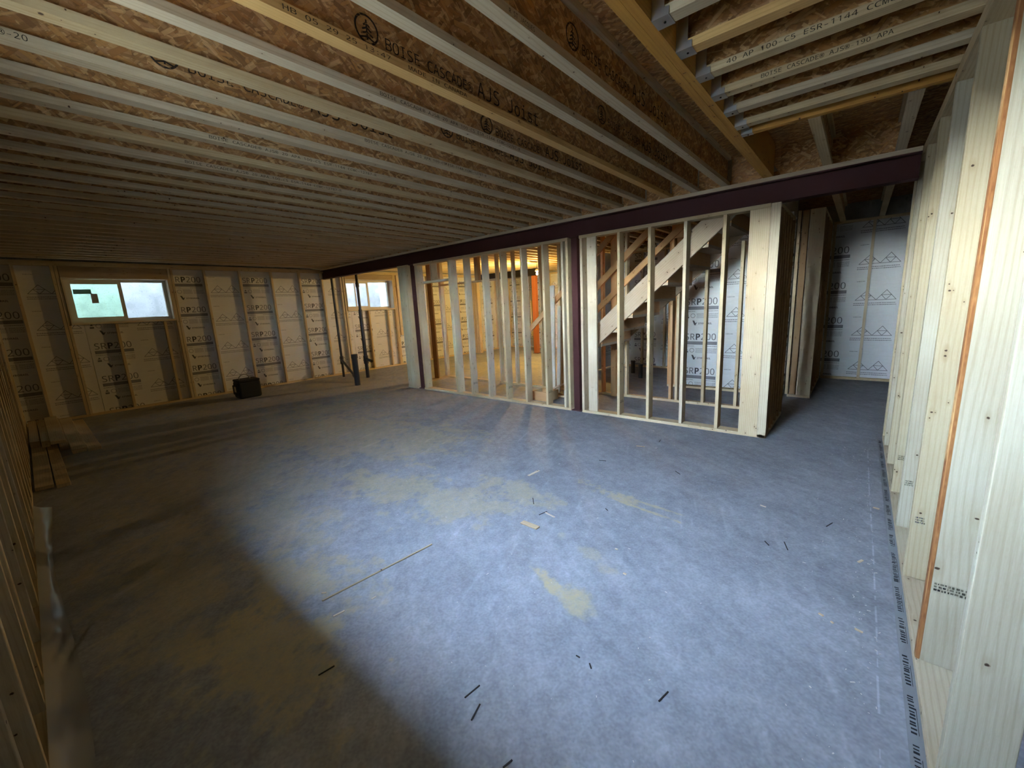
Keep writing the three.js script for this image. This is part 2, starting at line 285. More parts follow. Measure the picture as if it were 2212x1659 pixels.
  for (let b = 0; b < 2; b++) for (let a = 0; a < 2; a++) { const q = b * 3 + a; idx.push(q, q + 1, q + 4, q, q + 4, q + 3); }
  for (const [a, b] of [[0, 2], [2, 8], [8, 6], [6, 0]]) { const n = pos.length / 3; for (const [k, y] of [[a, 0], [b, 0], [b, -0.2], [a, -0.2]]) { pos.push(pos[k * 3], y, pos[k * 3 + 2]); uv.push(uv[k * 2], uv[k * 2 + 1]); } idx.push(n, n + 2, n + 1, n, n + 3, n + 2); }
  { const n = pos.length / 3; for (const k of [0, 2, 8, 6]) { pos.push(pos[k * 3], -0.2, pos[k * 3 + 2]); uv.push(0, 0); } idx.push(n, n + 2, n + 1, n, n + 3, n + 2); }
  let g = new THREE.BufferGeometry(); g.setAttribute('position', new THREE.Float32BufferAttribute(pos, 3)); g.setAttribute('uv', new THREE.Float32BufferAttribute(uv, 2)); g.setIndex(idx); g = g.toNonIndexed(); g.computeVertexNormals();
  const bump = grainBump.clone(); bump.repeat.set(14, 14); bump.needsUpdate = true;
  tagged(new THREE.Mesh(g, std({ map: floorTex, bumpMap: bump, bumpScale: 0.0012, roughness: 0.72, color: col(0.93, 0.95, 1) })), 'floor', 'grey concrete basement slab with swept sawdust smears', 'floor', null, 'structure');
}
console.log('floor ready');

// ---------- outer shell
{ // subfloor above the joists, with the stair opening closed higher up
  const c = structure('ceiling', 'oriented strand board subfloor above the joists', 'ceiling');
  const y0 = SUB, y1 = SUB + 0.02, hole = [-3.7, -0.9, 5.32, 6.36];
  meshOf(c, 'subfloor', [rawBox(-10.95, 0.8, y0, y1, -0.65, hole[2], 1.2), rawBox(-10.95, 0.8, y0, y1, hole[3], 12.8, 1.2), rawBox(-10.95, hole[0], y0, y1, hole[2], hole[3], 1.2), rawBox(hole[1], 0.8, y0, y1, hole[2], hole[3], 1.2)], M.osb);
  meshOf(c, 'stairwell_shaft', [rawBox(hole[0] - 0.1, hole[0], y1, 4.6, hole[2] - 0.1, hole[3] + 0.1), rawBox(hole[1], hole[1] + 0.1, y1, 4.6, hole[2] - 0.1, hole[3] + 0.1), rawBox(hole[0], hole[1], y1, 4.6, hole[2] - 0.1, hole[2]), rawBox(hole[0], hole[1], y1, 4.6, hole[3], hole[3] + 0.1), rawBox(hole[0] - 0.1, hole[1] + 0.1, 4.6, 4.7, hole[2] - 0.1, hole[3] + 0.1)], M.concrete);
}
const WIN1 = [0.59, 2.06, 1.68, 2.47], WIN2 = [5.77, 7.26, 1.71, 2.53], WIN3 = [-2.45, -0.93, 1.62, 2.42];   // [from, to, sill, head]
function foamBoard(parent, axis, at, a0, a1, y0, y1, off, yoff, dir = 1) { // axis 'u': board faces along U (plan coordinate a is V)
  const th = 0.05 * dir, g = axis === 'u' ? rawBox(Math.min(at, at - th), Math.max(at, at - th), y0, y1, a0, a1) : rawBox(a0, a1, y0, y1, Math.min(at, at + th), Math.max(at, at + th));
  const uv = g.attributes.uv; for (let i = 0; i < uv.count; i++) uv.setXY(i, (uv.getX(i) - off) / 1.29, (uv.getY(i) - yoff) / 0.61);
  return meshOf(parent, 'insulation_board', [g], M.foam);
}
// the wall with the two slider windows
{
  const w = structure('wall_back', 'poured wall lined with printed foam board and studs, two slider windows', 'wall');
  const u0 = WB - 0.2, u1 = WB, top = 5.4;
  const cuts = [[-0.65, WIN1[0]], [WIN1[1], WIN2[0]], [WIN2[1], 12.8]], gs = cuts.map(([a, b]) => rawBox(u0, u1, -0.2, top, a, b));
  for (const q of [WIN1, WIN2]) { gs.push(rawBox(u0, u1, -0.2, q[2], q[0], q[1]), rawBox(u0, u1, q[3], top, q[0], q[1])); }
  meshOf(w, 'poured_wall', gs, M.concrete);
  const F = WB + 0.05;
  let k = 0;
  for (let a = -0.54; a < 12.5; a += 1.29) {
    const b = Math.min(a + 1.285, 12.45);
    const win = [WIN1, WIN2].filter((q) => q[0] < b && q[1] > a);
    if (!win.length) { foamBoard(w, 'u', F, a, b, 0.03, 2.66, 2.04, 0.16); continue; }
    const q = win[0];
    foamBoard(w, 'u', F, a, b, 0.03, q[2] - 0.03, 2.04, 0.16);
    if (a < q[0] - 0.06) foamBoard(w, 'u', F, a, q[0] - 0.05, q[2] - 0.03, 2.66, 2.04, 0.16);
    if (b > q[1] + 0.06) foamBoard(w, 'u', F, q[1] + 0.05, b, q[2] - 0.03, 2.66, 2.04, 0.16);
  }
  const s0 = F, s1 = F + 0.089, st = (a, y0 = 0.038, y1 = 2.664, wd = 0.038, m = null) => board(w, 'stud', m || pick(M.spruce), s0, s1, y0, y1, a, a + wd);
  board(w, 'bottom_plate', M.spruce[2], s0, s1, 0, 0.038, -0.36, 12.4); board(w, 'top_plate', M.spruce[2], s0, s1, 2.664, 2.702, -0.36, 12.4); board(w, 'top_plate', M.spruce[2], s0, s1, 2.703, 2.741, -0.36, 12.4);
  for (const a of [-0.3, 0.06, 0.5, 0.545, 2.066, 2.11, 2.66, 3.31, 3.96, 4.6, 5.15, 5.65, 5.72, 7.27, 7.315, 7.9, 8.55, 9.2, 9.85, 10.5, 11.15, 11.8]) st(a);
  for (const a of [1.15, 1.86]) st(a, 0.038, WIN1[2] - 0.04); for (const a of [6.38, 7.0]) st(a, 0.038, WIN2[2] - 0.04);
  // knee brace board beside the far window, header boxes and window lining
  board(w, 'stud', M.spruce[0], s0, s1, 0.9, 2.66, 7.4, 7.53);
  for (const q of [WIN1, WIN2]) {
    board(w, 'header', M.greyWood, s0, s1, q[3] + 0.002, 2.66, q[0], q[1]);
    const a = WB - 0.12, b = s1 + 0.012;
    board(w, 'window_lining', M.spruce[3], a, b, q[2] - 0.03, q[2] + 0.006, q[0], q[1]); board(w, 'window_lining', M.spruce[3], a, b, q[3] - 0.018, q[3], q[0], q[1]);
    board(w, 'window_lining', M.spruce[3], a, b, q[2] + 0.006, q[3] - 0.018, q[0], q[0] + 0.02); board(w, 'window_lining', M.spruce[3], a, b, q[2] + 0.006, q[3] - 0.018, q[1] - 0.02, q[1]);
  }
}
function sliderWindow(name, label, make, a0, a1, y0, y1, four) { // make(a0,a1,y0,y1,d0,d1) gives a box; d is depth towards outside
  const w = structure(name, label, 'window'), t = 0.055, mid = (a0 + a1) / 2;
  meshOf(w, 'window_frame', [make(a0, a1, y0, y0 + t, 0, 0.08), make(a0, a1, y1 - t * 0.8, y1, 0, 0.08), make(a0, a0 + t, y0 + t, y1 - t * 0.8, 0, 0.08), make(a1 - t, a1, y0 + t, y1 - t * 0.8, 0, 0.08)], M.vinyl);
  const bars = four ? [0.3, 0.56] : [0.0];
  const s0 = a0 + t, s1 = mid + 0.045, r = 0.035;
  const sash = meshOf(w, 'sliding_sash', [make(s0, s1, y0 + t, y0 + t + r, 0.005, 0.035), make(s0, s1, y1 - t * 0.8 - r, y1 - t * 0.8, 0.005, 0.035), make(s0, s0 + r, y0 + t + r, y1 - t * 0.8 - r, 0.005, 0.035), make(s1 - r * 1.5, s1, y0 + t + r, y1 - t * 0.8 - r, 0.005, 0.035)], M.vinyl);
  meshOf(w, 'pane', [make(s0 + r, s1 - r * 1.5, y0 + t + r, y1 - t * 0.8 - r, 0.018, 0.02)], name === 'window_1' ? M.mintGlass : M.glass);
  meshOf(w, 'pane', [make(mid + 0.04, a1 - t, y0 + t, y1 - t * 0.8, 0.058, 0.06)], M.glass);
  if (four) meshOf(w, 'meeting_rail', [make(a0 + t + (a1 - a0) * 0.2, a0 + t + (a1 - a0) * 0.2 + 0.03, y0 + t + r, y1 - t - r * 0.6, 0.004, 0.034)], M.vinyl);
  return w;
}
{
  const mk = (a0, a1, y0, y1, d0, d1) => rawBox(WB - 0.04 - d1, WB - 0.04 - d0, y0, y1, a0, a1);
  const w1 = sliderWindow('window_1', 'slider window with mint tinted left pane and paper sticker', mk, WIN1[0] + 0.021, WIN1[1] - 0.021, WIN1[2] + 0.007, WIN1[3] - 0.019);
  meshOf(w1, 'sticker', [mk(0.93, 1.02, 2.03, 2.2, 0.012, 0.0165)], M.paper);
  meshOf(w1, 'latch_bracket', [mk(0.72, 0.95, 2.2, 2.28, 0.04, 0.056)], std({ color: col(0.2, 0.24, 0.24) }));
  sliderWindow('window_2', 'slider window of several lites behind the black pipes', mk, WIN2[0] + 0.021, WIN2[1] - 0.021, WIN2[2] + 0.007, WIN2[3] - 0.019, true);
}
// window wells outside: concrete shafts open to the sky, made tall to dim their daylight
for (const [q, lab] of [[WIN1, 'deep pale window well outside the mint tinted slider'], [WIN2, 'deep pale window well outside the slider behind the pipes']]) {
  const a = q[0] - 0.25, b = q[1] + 0.25, u = WB - 0.2, d = 0.8, top = 4.9, m = thing('window_well', lab, 'window well', [u - d / 2, 1.2, (a + b) / 2]);
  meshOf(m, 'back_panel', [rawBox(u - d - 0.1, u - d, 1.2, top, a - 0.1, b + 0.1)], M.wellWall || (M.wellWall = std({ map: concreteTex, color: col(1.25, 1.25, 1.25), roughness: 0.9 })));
  meshOf(m, 'side_panel', [rawBox(u - d, u, 1.2, top, a - 0.1, a)], M.wellWall); meshOf(m, 'side_panel', [rawBox(u - d, u, 1.2, top, b, b + 0.1)], M.wellWall);
  meshOf(m, 'gravel_bed', [rawBox(u - d, u, 1.2, 1.35, a, b)], M.wellWall);
}
// the wall at the camera's left, with the window that lets the daylight in
{
  const w = structure('wall_left', 'unlit stud wall at the left edge in front of poured concrete', 'wall');
  const v0 = -0.65, v1 = -0.45, q = WIN3;
  meshOf(w, 'poured_wall', [rawBox(-10.75, q[0], -0.2, SUB, v0, v1), rawBox(q[1], 0.8, -0.2, SUB, v0, v1), rawBox(q[0], q[1], -0.2, q[2], v0, v1), rawBox(q[0], q[1], q[3], SUB, v0, v1)], M.concrete);
  board(w, 'bottom_plate', M.spruce[0], -10.6, 0.29, 0, 0.038, -0.35, -0.21, 0.004); board(w, 'top_plate', M.spruce[2], -10.6, 0.29, 2.664, 2.702, -0.35, -0.21); board(w, 'top_plate', M.spruce[2], -10.6, 0.29, 2.703, 2.741, -0.35, -0.21);
  for (let a = -10.4; a < 0.2; a += 0.405) { if (a > q[0] - 0.06 && a < q[1] + 0.05) continue; board(w, 'stud', pick(M.spruce), a, a + 0.038, 0.038, 2.664, -0.35, -0.21, 0.004); }
  for (const a of [q[0] - 0.06, q[1] + 0.02]) board(w, 'stud', M.spruce[1], a, a + 0.038, 0.038, 2.664, -0.35, -0.21);
  for (const a of [q[0] + 0.35, q[0] + 0.75, q[0] + 1.15]) board(w, 'stud', M.spruce[1], a, a + 0.038, 0.038, q[2] - 0.02, -0.35, -0.21, 0.004);
  board(w, 'window_lining', M.spruce[3], q[0], q[1], q[2] - 0.018, q[2], -0.65, -0.21); for (const a of [q[0] - 0.018, q[1]]) board(w, 'window_lining', M.spruce[3], a, a + 0.018, q[2], q[3], -0.65, -0.21); board(w, 'header', M.spruce[2], q[0], q[1], q[3], 2.66, -0.35, -0.21);  // side linings added to shield the right wall from oblique daylight
  const mk = (a0, a1, y0, y1, d0, d1) => rawBox(a0, a1, y0, y1, -0.5 - d1, -0.5 - d0);
  sliderWindow('window_3', 'slider window in the left wall beside the camera', mk, q[0] + 0.005, q[1] - 0.005, q[2] + 0.005, q[3] - 0.005);
  tagged(new THREE.Mesh(rawBox(-40, 30, 1.1, 1.4, -60, -0.66), M.ground), 'ground', 'bare soil outside the left wall', 'ground', null, 'structure');
}
// remaining outer walls
{
  const r = structure('wall_right', 'poured concrete wall behind the right hand studs', 'wall'); meshOf(r, 'poured_wall', [rawBox(0.6, 0.8, -0.2, SUB, -0.65, 12.8)], M.concrete);
  const f = structure('wall_far', 'far foam lined walls behind the stairs and furnace room', 'wall');
  meshOf(f, 'poured_wall', [rawBox(-10.75, -4.8, -0.2, SUB, 12.6, 12.8), rawBox(-4.8, -4.6, -0.2, SUB, 9.6, 12.8), rawBox(-4.6, 0.6, -0.2, SUB, 9.6, 9.8)], M.concrete);
  for (let a = -10.65; a < -4.9; a += 1.29) foamBoard(f, 'v', 12.55, a, Math.min(a + 1.285, -4.85), 0.03, 2.66, -10.65, 0.2);
  for (let a = -4.58; a < -2.6; a += 1.29) foamBoard(f, 'v', 9.55, a, Math.min(a + 1.285, -2.55), 0.03, 2.66, -4.2, 0.3);
  foamBoard(f, 'v', 9.5, -1.16, 0.1, 0.03, 2.72, -0.79, -0.03); foamBoard(f, 'v', 9.5, 0.105, 0.59, 0.03, 2.72, -0.79, -0.03);
  const plate = (n, a, b, y, v) => board(f, n, M.spruce[2], a, b, y, y + 0.038, v - 0.089, v), st = (a, v, y1 = 2.664) => board(f, 'stud', pick(M.spruce), a, a + 0.038, 0.038, y1, v - 0.089, v);
  plate('bottom_plate', -10.6, -4.9, 0, 12.55); plate('top_plate', -10.6, -4.9, 2.664, 12.55); for (let a = -10.6; a < -5; a += 0.65) st(a, 12.55);
  foamBoard(f, 'u', -4.6, 8.0, 9.54, 0.03, 2.7, 8, 0.2); for (const v of [8.0, 8.6, 9.2]) board(f, 'stud', pick(M.spruce), -4.745, -4.656, 0, 2.75, v, v + 0.038);  // side wall added to keep bulb light off the wall behind the stairs
  plate('bottom_plate', -4.55, -2.7, 0, 9.55); plate('top_plate', -4.55, -2.7, 2.664, 9.55); for (const a of [-4.5, -3.95, -3.42, -2.8]) st(a, 9.55);
  plate('bottom_plate', -0.46, 0.59, 0, 9.5); plate('top_plate', -0.46, 0.59, 2.72, 9.5); for (const a of [-0.46, 0.06, 0.54]) st(a, 9.5, 2.72);
  // the boxed-in corner: foam faced wall at V = 7.6
  const inner = structure('wall_inner', 'foam faced inner wall behind the stairs', 'wall');
  meshOf(inner, 'poured_wall', [rawBox(-2.62, -0.82, 0, SUB - 0.01, 7.7, 7.8)], M.concrete);
  for (const [a, b] of [[-2.42, -1.18], [-1.175, -0.82]]) foamBoard(inner, 'v', 7.64, a, b, 0.03, 2.68, -2.42, 0.43);
  const ip = thing('stud_post', 'reddish stud pair and sill plate before the foam wall under the stairs', 'post', [-2.0, 0, 7.57]);
  board(ip, 'bottom_plate', M.spruce[2], -2.62, -0.95, 0, 0.038, 7.5, 7.638); for (const a of [-2.62, -2.5]) board(ip, 'stud', pick(M.orangeWood), a, a + 0.085, 0.039, 2.66, 7.5, 7.638);
}
console.log('shell ready');

// ======================================================================= steel
function iBeam(t, u0, u1, y0, y1, v0, v1) {
  const f = 0.012, c = (v0 + v1) / 2;
  meshOf(t, 'bottom_flange', [rawBox(u0, u1, y0, y0 + f, v0, v1)], M.steel); meshOf(t, 'top_flange', [rawBox(u0, u1, y1 - f, y1, v0, v1)], M.steel); meshOf(t, 'web', [rawBox(u0, u1, y0 + f, y1 - f, c - 0.005, c + 0.005)], M.steel);
}
{
  const b = thing('steel_beam', 'long maroon primed steel beam crossing the basement under the joists', 'beam', [-5, 2.51, 5.22]);
  iBeam(b, -10.72, 0.3, 2.508, 2.719, 5.15, 5.29);
  board(b, 'nailer_plate', M.flange[2], -10.72, 0.3, 2.719, 2.757, 5.142, 5.29);
  const b2 = thing('steel_beam', 'short black steel beam deep in the furnace room', 'beam', [-9, 2.51, 11]);
  iBeam(b2, -10.7, -8.06, 2.545, 2.755, 10.93, 11.09); b2.traverse((o) => { if (o.isMesh) o.material = M.blackSteel; });
  const column = (label, u0, u1, v0, v1, top = 2.507, mat = M.steel) => {
    const t = thing('steel_column', label, 'column', [(u0 + u1) / 2, 0, (v0 + v1) / 2]);
    meshOf(t, 'shaft', [new RoundedBoxGeometry(u1 - u0, top - 0.024, v1 - v0, 2, 0.008).translate((u0 + u1) / 2, top / 2, -(v0 + v1) / 2)], mat);
    meshOf(t, 'base_plate', [rawBox(u0 - 0.03, u1 + 0.03, 0, 0.012, v0 - 0.02, v1 + 0.02)], M.steel); meshOf(t, 'cap_plate', [rawBox(u0 - 0.02, u1 + 0.02, top - 0.012, top, v0 - 0.02, v1 + 0.02)], M.steel);
  };
  column('maroon steel column left of the open stud partition', -6.93, -6.83, 5.18, 5.28);
  column('maroon steel column between the two lit stud partitions', -3.19, -3.09, 5.17, 5.27);
  column('maroon steel column hidden behind the corner boards by the hall', -0.93, -0.84, 5.185, 5.27);
  column('primed steel column beside the bulb in the furnace room, orange glow coloured in', -8.27, -8.13, 10.94, 11.08, 2.544, M.litPrimer);
}

// ======================================================================= joists
const FACES = new Map();
function iJoist(label, group, axis, c, a0, a1, flangeMat, y = JB) { // axis 'v': runs along V at U = c
  const t = axis === 'v' ? thing('floor_joist', label, 'joist', [c, y, (a0 + a1) / 2], group) : thing('floor_joist', label, 'joist', [(a0 + a1) / 2, y, c], group);
  const h = 0.035, f = 0.039, box = (n, m, w, y0, y1) => (axis === 'v' ? board(t, n, m, c - w, c + w, y0, y1, a0, a1) : board(t, n, m, a0, a1, y0, y1, c - w, c + w));
  const low = box('bottom_flange', flangeMat, h, y, y + f); box('top_flange', flangeMat, h, y + JH - f, y + JH);
  const g = axis === 'v' ? rawBox(c - 0.005, c + 0.005, y + f - 0.005, y + JH - f + 0.005, a0, a1, 1.2) : rawBox(a0, a1, y + f - 0.005, y + JH - f + 0.005, c - 0.005, c + 0.005, 1.2);
  const uv = g.attributes.uv, ou = rng(), ov = rng(); for (let i = 0; i < uv.count; i++) uv.setXY(i, uv.getX(i) + ou, uv.getY(i) + ov);
  const web = meshOf(t, 'web', [g], M.osb); FACES.set(t, [web, low]); return t;
}
const J0 = -1.222, JS = 0.3058, JN = 31;
{
  const g = 'I-joists of the open ceiling';
  for (let k = 0; k < JN; k++) {
    const u = J0 - JS * k, note = k === 0 ? 'I-joist next to the yellow header beam, printed on its web' : k === 2 ? 'third I-joist from the header, yellow flange and large web lettering' : ORD[k] + ' I-joist counted from the yellow header beam';
    const t = iJoist(note, g, 'v', u, -0.42, 5.2, k === 2 ? M.yellowFlange : pick(M.flange));
    const web = u + 0.0058, fl = u + 0.0356;
    const onWeb = (m, v, y, w, h) => printOn(FACES.get(t)[0], m, P(web, y, v + w / 2), DV, DY, w, h), onFl = (m, v, y, w, h) => printOn(FACES.get(t)[1], m, P(fl, y, v + w / 2), DV, DY, w, h);
    if (k === 0) { onWeb(printWeb, 1.96, 2.905, 1.45, 0.15); onFl(printSaint, 1.49, JB + 0.02, 0.42, 0.028); }
    if (k === 1) onWeb(printWeb, 2.85, 2.9, 1.45, 0.15);
    if (k === 2) { onWeb(printWeb, 1.18, 2.865, 1.45, 0.15); onFl(printDate, 0.86, JB + 0.02, 1.15, 0.034); }
    if (k === 3) { onWeb(printWeb, 2.3, 2.865, 1.45, 0.15); onFl(printFlange, 1.48, JB + 0.02, 1.9, 0.03); }
    if (k === 5) { onWeb(printWeb, 0.62, 2.9, 1.45, 0.15); onFl(printFlange, 1.75, JB + 0.02, 1.9, 0.03); onFl(printShort, 0.0, JB + 0.02, 0.33, 0.036); }
    if (k === 7 || k === 9) onFl(printFlange, 1.0, JB + 0.02, 1.9, 0.03);
    if (k === 4) onWeb(printWeb, 2.2, 2.9, 1.45, 0.15);
  }
  // blocking between the joists over the beam, and the joists of the rooms beyond it
  for (let k = -1; k < JN - 1; k++) {
    const a = k < 0 ? J0 + 0.008 : J0 - JS * k - 0.008, b = k < 0 ? -0.96 : 0, m = new THREE.Mesh(k < 0 ? rawBox(J0 + 0.04, -0.87, JB, SUB, 5.232, 5.25, 1.2) : rawBox(J0 - JS * (k + 1) + 0.012, J0 - JS * k - 0.012, JB, SUB, 5.232, 5.25, 1.2), M.osb);
    tagged(m, 'blocking_panel', k < 0 ? 'strand board blocking beside the yellow header end' : 'strand board blocking over the beam behind the ' + ORD[k + 1] + ' joist gap', 'blocking', 'blocking panels over the steel beam');
  }
  for (let k = 0; k < JN; k++) {
    const u = J0 - JS * k, well = u > -3.75;
    iJoist(ORD[k] + ' rear I-joist from the stairs, beyond the steel beam', 'I-joists over the rear rooms', 'v', u, well ? 6.42 : 5.27, u > -4.7 ? 9.58 : 12.58, pick(M.flange));
  }
  // hall: two joists running from the header over the beam
  for (const [u, n] of [[-0.345, 'left'], [0.16, 'right']]) {
    iJoist('wide spaced joist over the hall opening, ' + n + ' of two', 'joists over the hall opening', 'v', u, 3.72, 9.58, pick(M.flange));
  }
  tagged(new THREE.Mesh(mergeGeometries([rawBox(-0.74, -0.36, JB, SUB, 5.27, 5.285, 1.2)]), M.osb), 'blocking_panel', 'strand board blocking over the beam left of the hall joists', 'blocking', 'blocking panels over the steel beam');
  tagged(new THREE.Mesh(rawBox(-0.325, 0.145, JB, SUB, 5.27, 5.285, 1.2), M.osb), 'blocking_panel', 'strand board blocking over the beam between the hall joists', 'blocking', 'blocking panels over the steel beam');
  // yellow laminated header and its trimmer
  const h = thing('header_beam', 'yellow laminated header beam carrying the metal joist hangers', 'beam', [-0.82, JB, 2.4]);
  board(h, 'ply', M.lvl, -0.868, -0.824, JB, SUB, -0.42, 5.16); board(h, 'ply', M.lvl, -0.823, -0.779, JB, SUB, -0.42, 5.16);
  const tr = thing('trimmer_beam', 'thin yellow laminated trimmer closing the row of hung joists', 'beam', [-0.2, JB, 3.69]);
  board(tr, 'ply', M.lvl, -0.775, 0.59, JB, SUB, 3.665, 3.71);
  // joists hung from the header, running to the right
  let n = 0;
  for (const v of [3.5, 3.2, 2.9, 2.6, 2.29, 1.985, 1.68, 1.375, 1.07, 0.765, 0.46, 0.155]) {
    const t = iJoist(ORD[n] + ' hung I-joist from the trimmer, above the right wall', 'joists hung from the header', 'u', v, -0.772, 0.59, n === 4 ? M.yellowFlange : pick(M.flange));
    if (n === 3) printOn(FACES.get(t)[1], printCcmc, P(0.02, JB + 0.021, v - 0.0358), DU, DY, 1.3, 0.034);
    if (n === 2) printOn(FACES.get(t)[1], printBoise, P(0.0, JB + 0.021, v - 0.0358), DU, DY, 1.05, 0.032);
    if (n < 9) hanger(v, ORD[n] + ' galvanised joist hanger from the trimmer', 0.04);
    n++;
  }
  hanger(3.688, 'galvanised hanger holding the thin yellow trimmer', 0.026);
}
function hanger(v, label, half) {
  const t = thing('joist_hanger', label, 'joist hanger', [-0.74, JB, v], 'joist hangers along the yellow header'), u0 = -0.7785, u1 = -0.705;
  meshOf(t, 'seat', [rawBox(u0, u1, JB - 0.003, JB - 0.0005, v - half, v + half)], M.galv);
  for (const s of [-1, 1]) meshOf(t, 'side_strap', [rawBox(u0, u1 - 0.02, JB, JB + 0.24, v + s * half - 0.001, v + s * half + 0.001)], M.galv);
  meshOf(t, 'face_lip', [rawBox(u0, u1, JB - 0.003, JB + 0.028, v - half - 0.002, v - half - 0.0005)], M.galv);
  const nl = new THREE.CylinderGeometry(0.005, 0.005, 0.004, 10); nl.translate(-0.735, JB - 0.005, -v); meshOf(t, 'nail_head', [nl], M.darkHole);
}
console.log('joists ready');

// ======================================================================= framed partitions
const V0 = 5.136, V1 = 5.276;
{
  const t = thing('stud_partition', 'open stud partition with doorway, yellow lit room behind it', 'stud wall', [-5, 0, 5.2]);
  board(t, 'bottom_plate', M.spruce[0], -6.75, -3.225, 0, 0.038, V0, V1, 0.003); board(t, 'top_plate', M.spruce[2], -6.76, -3.225, 2.464, 2.504, V0, V1, 0.003);
  for (const a of [-6.735, -6.694, -5.762, -5.721, -5.36, -4.92, -4.51, -4.09, -3.68, -3.342, -3.263]) {
    const s = board(t, 'stud', pick(M.spruce), a, a + 0.038, 0.039, 2.463, V0, V1, 0.003);
    if ([-5.36, -4.51, -3.68].includes(a)) printOn(s, stampMat[0], P(a + 0.0386, 0.24, V0 + 0.075), DV, DY, 0.11, 0.045, 'grade_stamp');
  }
  board(t, 'stud', M.spruce[1], -3.302, -3.264, 0.039, 2.463, V0 + 0.09, V1, 0.003);
  board(t, 'door_header', M.spruce[3], -6.655, -5.764, 2.112, 2.15, V0, V1, 0.003); board(t, 'cripple_stud', M.spruce[1], -6.26, -6.222, 2.151, 2.463, V0, V1, 0.003);
}
{
  const t = thing('stud_partition', 'bright stud partition in front of the staircase with doubled corner boards', 'stud wall', [-1.9, 0, 5.2]);
  board(t, 'bottom_plate', M.spruce[0], -3.03, -0.69, 0, 0.038, V0, V1, 0.003); board(t, 'top_plate', M.spruce[2], -3.04, -0.78, 2.464, 2.504, V0, V1, 0.003);
  for (const a of [-3.03, -2.475, -2.065, -1.64, -1.225]) {
    const s = board(t, 'stud', pick(M.spruce), a, a + 0.038, 0.039, 2.463, V0, V1, 0.003);
    if (a === -2.475) printOn(s, stampMat[0], P(a + 0.0386, 0.22, V0 + 0.07), DV, DY, 0.1, 0.045, 'grade_stamp');
  }
  board(t, 'flat_stud', M.spruce[3], -2.925, -2.785, 0.039, 2.463, V0 + 0.012, V0 + 0.05, 0.003);
  board(t, 'flat_stud', M.spruce[0], -0.965, -0.776, 0.012, 2.463, V0 - 0.002, V0 + 0.036, 0.003); board(t, 'flat_stud', M.spruce[1], -0.775, -0.69, 0.004, 2.5, V0, V0 + 0.038, 0.003);
  board(t, 'corner_stud', M.brownWood, -0.75, -0.69, 0.039, 2.463, V0 + 0.04, V1, 0.003);
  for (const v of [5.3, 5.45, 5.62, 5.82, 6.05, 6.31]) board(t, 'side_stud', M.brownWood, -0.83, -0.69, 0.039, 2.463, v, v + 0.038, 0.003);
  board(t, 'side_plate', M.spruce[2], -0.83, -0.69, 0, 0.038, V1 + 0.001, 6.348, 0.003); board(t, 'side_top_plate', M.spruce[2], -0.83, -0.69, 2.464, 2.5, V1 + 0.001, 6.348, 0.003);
}
{
  const t = thing('stud_post', 'built-up stud post with rough sawn edge left of the first column', 'post', [-7.15, 0, 5.2]);
  board(t, 'bottom_plate', M.spruce[1], -7.3, -6.97, 0, 0.038, V0, V1, 0.003);
  for (const [a, b] of [[-7.3, -7.18], [-7.175, -7.06]]) board(t, 'stud', pick(M.spruce), a, b, 0.039, 2.47, V0 + 0.01, V0 + 0.048, 0.003);
  board(t, 'stud', M.spruce[1], -7.05, -7.012, 0.039, 2.47, V0, V1, 0.003); board(t, 'top_plate', M.spruce[2], -7.3, -6.97, 2.471, 2.507, V0, V1, 0.003);
}
{
  const t = thing('stud_partition', 'rear stud partition along the far side of the stairs', 'stud wall', [-4.2, 0, 6.4]), a0 = 6.352, a1 = 6.44;
  board(t, 'bottom_plate', M.spruce[0], -7.5, -6.0, 0, 0.038, a0, a1); board(t, 'bottom_plate', M.spruce[0], -5.75, -0.84, 0, 0.038, a0, a1); board(t, 'top_plate', M.spruce[2], -7.5, -4.0, 2.714, 2.752, a0, a1);
  for (const a of [-7.49, -7.45, -5.715, -5.29, -4.635, -4.21]) board(t, 'stud', pick(M.spruce), a, a + 0.038, 0.039, 2.713, a0, a1, 0.002);
  for (const [a, y, m] of [[-3.355, 2.75, M.orangeWood[0]], [-3.17, 2.75, M.orangeWood[0]], [-2.925, 2.75, M.spruce[0]], [-2.195, 2.75, M.orangeWood[1]], [-2.1, 2.3, M.spruce[0]], [-1.715, 2.3, M.spruce[2]], [-1.275, 2.3, M.spruce[2]]]) board(t, 'stud', m, a, a + (a === -3.17 ? 0.1 : 0.04), 0.039, y, a0, a1, 0.002);  // the orange studs have lamp glow in their colour
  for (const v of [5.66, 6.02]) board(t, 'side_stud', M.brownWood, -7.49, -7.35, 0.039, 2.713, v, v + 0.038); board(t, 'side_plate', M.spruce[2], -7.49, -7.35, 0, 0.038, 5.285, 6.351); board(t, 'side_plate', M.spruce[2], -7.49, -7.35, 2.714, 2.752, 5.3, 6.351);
  board(t, 'door_header', M.spruce[1], -7.41, -5.72, 2.13, 2.168, a0, a1); board(t, 'cripple_stud', M.brownWood, -7.0, -6.96, 2.17, 2.713, a0, a1); board(t, 'cripple_stud', M.brownWood, -6.3, -6.2, 2.17, 2.713, a0, a1);
}
